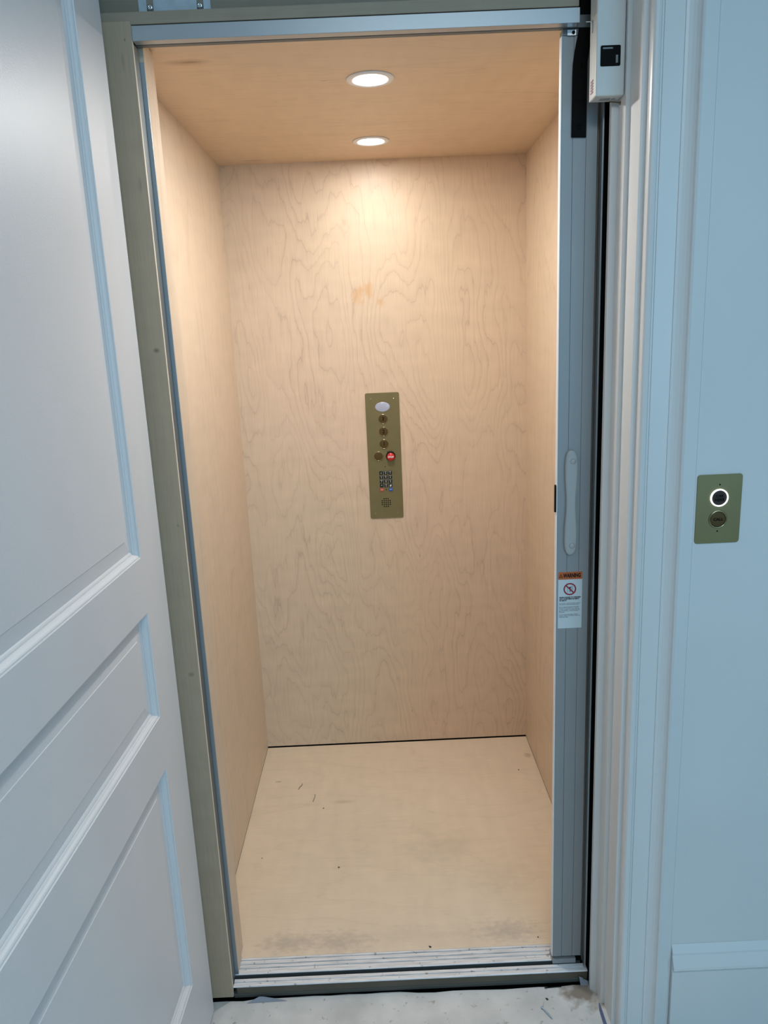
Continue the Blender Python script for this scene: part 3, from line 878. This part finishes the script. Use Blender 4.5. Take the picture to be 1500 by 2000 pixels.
p = MB(); p.tube([(.9010, -.1060, 2.1030), (.9120, -.1120, 2.1010), (.9095, -.1180, 2.1010), (.9095, -.1180, 2.0800)], .0011, M['zinc'], 8)
p.build('wire_pin', il)
p = MB(); p.box(.9240, .9430, -.1280, -.1160, 1.9672, 1.9681, M['grey_print'], .0002); p.box(.9460, .9520, -.1260, -.1200, 1.9670, 1.9681, M['grey_print'], .0002)
p.build('cable_knockout', il)
p = MB(); p.tube([(.9440, -.1190, 1.9640), (.9560, -.1190, 1.9630), (.9635, -.1185, 1.9620)], .0013, M['caulk'], 8); p.lathe([(.0034, 0), (.003, .0016), (0, .002)], M['caulk'], (.9640, -.119, 1.9610), '-x', 10)
p.build('cable_stub', il)

# ------------------------------------------------------------------ small things on the floors
def screw_on_floor():
    p = MB(); a = Vector((.8205, -.1560, ZF + .0030)); b_ = Vector((.8392, -.1885, ZF + .0014))
    d_ = (b_ - a)
    p.tube([a + d_ * t for t in (0, .03, .06, .12, .80, .93, 1)], .0016, M['zinc'], 10, taper=[2.2, 2.2, 1.4, 1, 1, .7, .12])
    for k in range(14):
        q = a + d_ * (.25 + k * .048); p.tube([q, q + d_.normalized() * .0007], .0021, M['zinc'], 10)
    return tag(p.build('screw', origin=a), 'silver wood screw lying on the dusty landing floor', 'screw')
screw_on_floor()
p = MB(); p.tube([(.8400, -.1005, ZF + .0012), (.8600, -.0995, ZF + .0014), (.8820, -.0985, ZF + .0012)], .0012, M['black'], 6)
tag(p.build('plastic_strip', origin=(.861, -.0995, ZF)), 'thin black strip lying on the landing beside the sill', 'strip')
def crumb(x, y, z, r, nm, label, cat, seed, sx=1, m='debris'):
    rnd = random.Random(seed); bm2 = bmesh.new(); bmesh.ops.create_icosphere(bm2, subdivisions=1, radius=r)
    for v in bm2.verts: v.co *= rnd.uniform(.6, 1.15); v.co.z *= .6; v.co.x *= sx
    mz = min(v.co.z for v in bm2.verts)
    o = MB(); o._merge(bm2, M[m], False, Matrix.Translation((x, y, z - mz)) @ Matrix.Rotation(rnd.uniform(0, 3), 4, 'Z'))
    return tag(o.build(nm, origin=(x, y, z)), label, cat, 'debris crumbs on the floors')
crumb(.8385, -.1330, ZF, .0030, 'debris_crumb', 'dark crumb on the landing floor above the screw', 'debris', 1, 1.6)
crumb(.3111, .3255, 0, .0030, 'debris_crumb', 'dark crumb near the middle of the cab floor', 'debris', 2)
crumb(.5637, .0076, 0, .0034, 'debris_crumb', 'dark crumb at the front edge of the cab floor by the sill', 'debris', 3, 1.3)
crumb(.2454, .6241, 0, .0028, 'debris_crumb', 'dark crumb just in front of the curled shavings', 'debris', 4)
crumb(.9460, .8002, 0, .0026, 'debris_crumb', 'dark crumb at the back right of the cab floor', 'debris', 5)
crumb(.0700, .3836, 0, .0022, 'debris_crumb', 'tiny dark crumb along the left wall of the cab', 'debris', 6)
crumb(.8500, .0236, 0, .0022, 'debris_crumb', 'tiny dark crumb at the cab front beside the gate', 'debris', 7, 1.6)
for pts, lab in (([(.1480, .7400), (.1520, .7560), (.1580, .7640), (.1590, .7760)], 'thin curled dark shaving further back on the cab floor'),
                 ([(.2060, .6640), (.2085, .6800), (.2110, .6900), (.2100, .7060)], 'thin curled dark shaving nearer the entrance on the cab floor')):
    p = MB(); p.tube([(x, y, .0009 + .0006 * (i % 2)) for i, (x, y) in enumerate(pts)], .0008, M['debris'], 6)
    tag(p.build('wood_shaving', origin=(*pts[0], 0)), lab, 'shaving', 'curled shavings on the cab floor')
# torn paper flap at the right end of the sill and curled scrap on the left
p = MB(); bm3 = p.bm; p.mi(M['paper'])
def sheet(mb, pts, th=.0006):
    bm2 = bmesh.new(); a = [bm2.verts.new(q) for q in pts]; b2 = [bm2.verts.new((q[0], q[1] - th * .5, q[2] + th)) for q in pts]
    bm2.faces.new(a); bm2.faces.new(b2[::-1]); n_ = len(pts)
    for i in range(n_): bm2.faces.new((a[i], a[(i + 1) % n_], b2[(i + 1) % n_], b2[i]))
    mb._merge(bm2, M['paper'])
sheet(p, [(.9300, -.0980, ZF + .0006), (.9270, -.0930, -.0120), (.9340, -.0922, -.0165), (.9400, -.0925, -.0220), (.9490, -.0945, -.0250), (.9492, -.0985, ZF + .0008)])
tag(p.build('paper_scrap', origin=(.938, -.095, ZF)), 'torn blue grey paper scrap standing at the right end of the sill', 'paper', 'torn floor paper scraps')
p = MB(); sheet(p, [(.1000, -.1040, ZF + .0006), (.1300, -.0935, -.0270), (.1400, -.0935, -.0275), (.1700, -.0960, ZF + .003), (.2000, -.1020, ZF + .0006)])
tag(p.build('paper_scrap', origin=(.14, -.098, ZF)), 'torn blue grey paper scrap curling up at the left end of the sill', 'paper', 'torn floor paper scraps')
p = MB(); p.prism([(.9520, -.2900), (.9625, -.2900), (.9625, -.1508), (.9600, -.1505), (.9555, -.1700), (.9540, -.2200)], 'z', ZF + .0003, ZF + .0012, M['tape'])
tag(p.build('masking_tape', origin=(.958, -.2, ZF)), 'strip of violet blue tape on the landing along the jamb foot', 'tape')
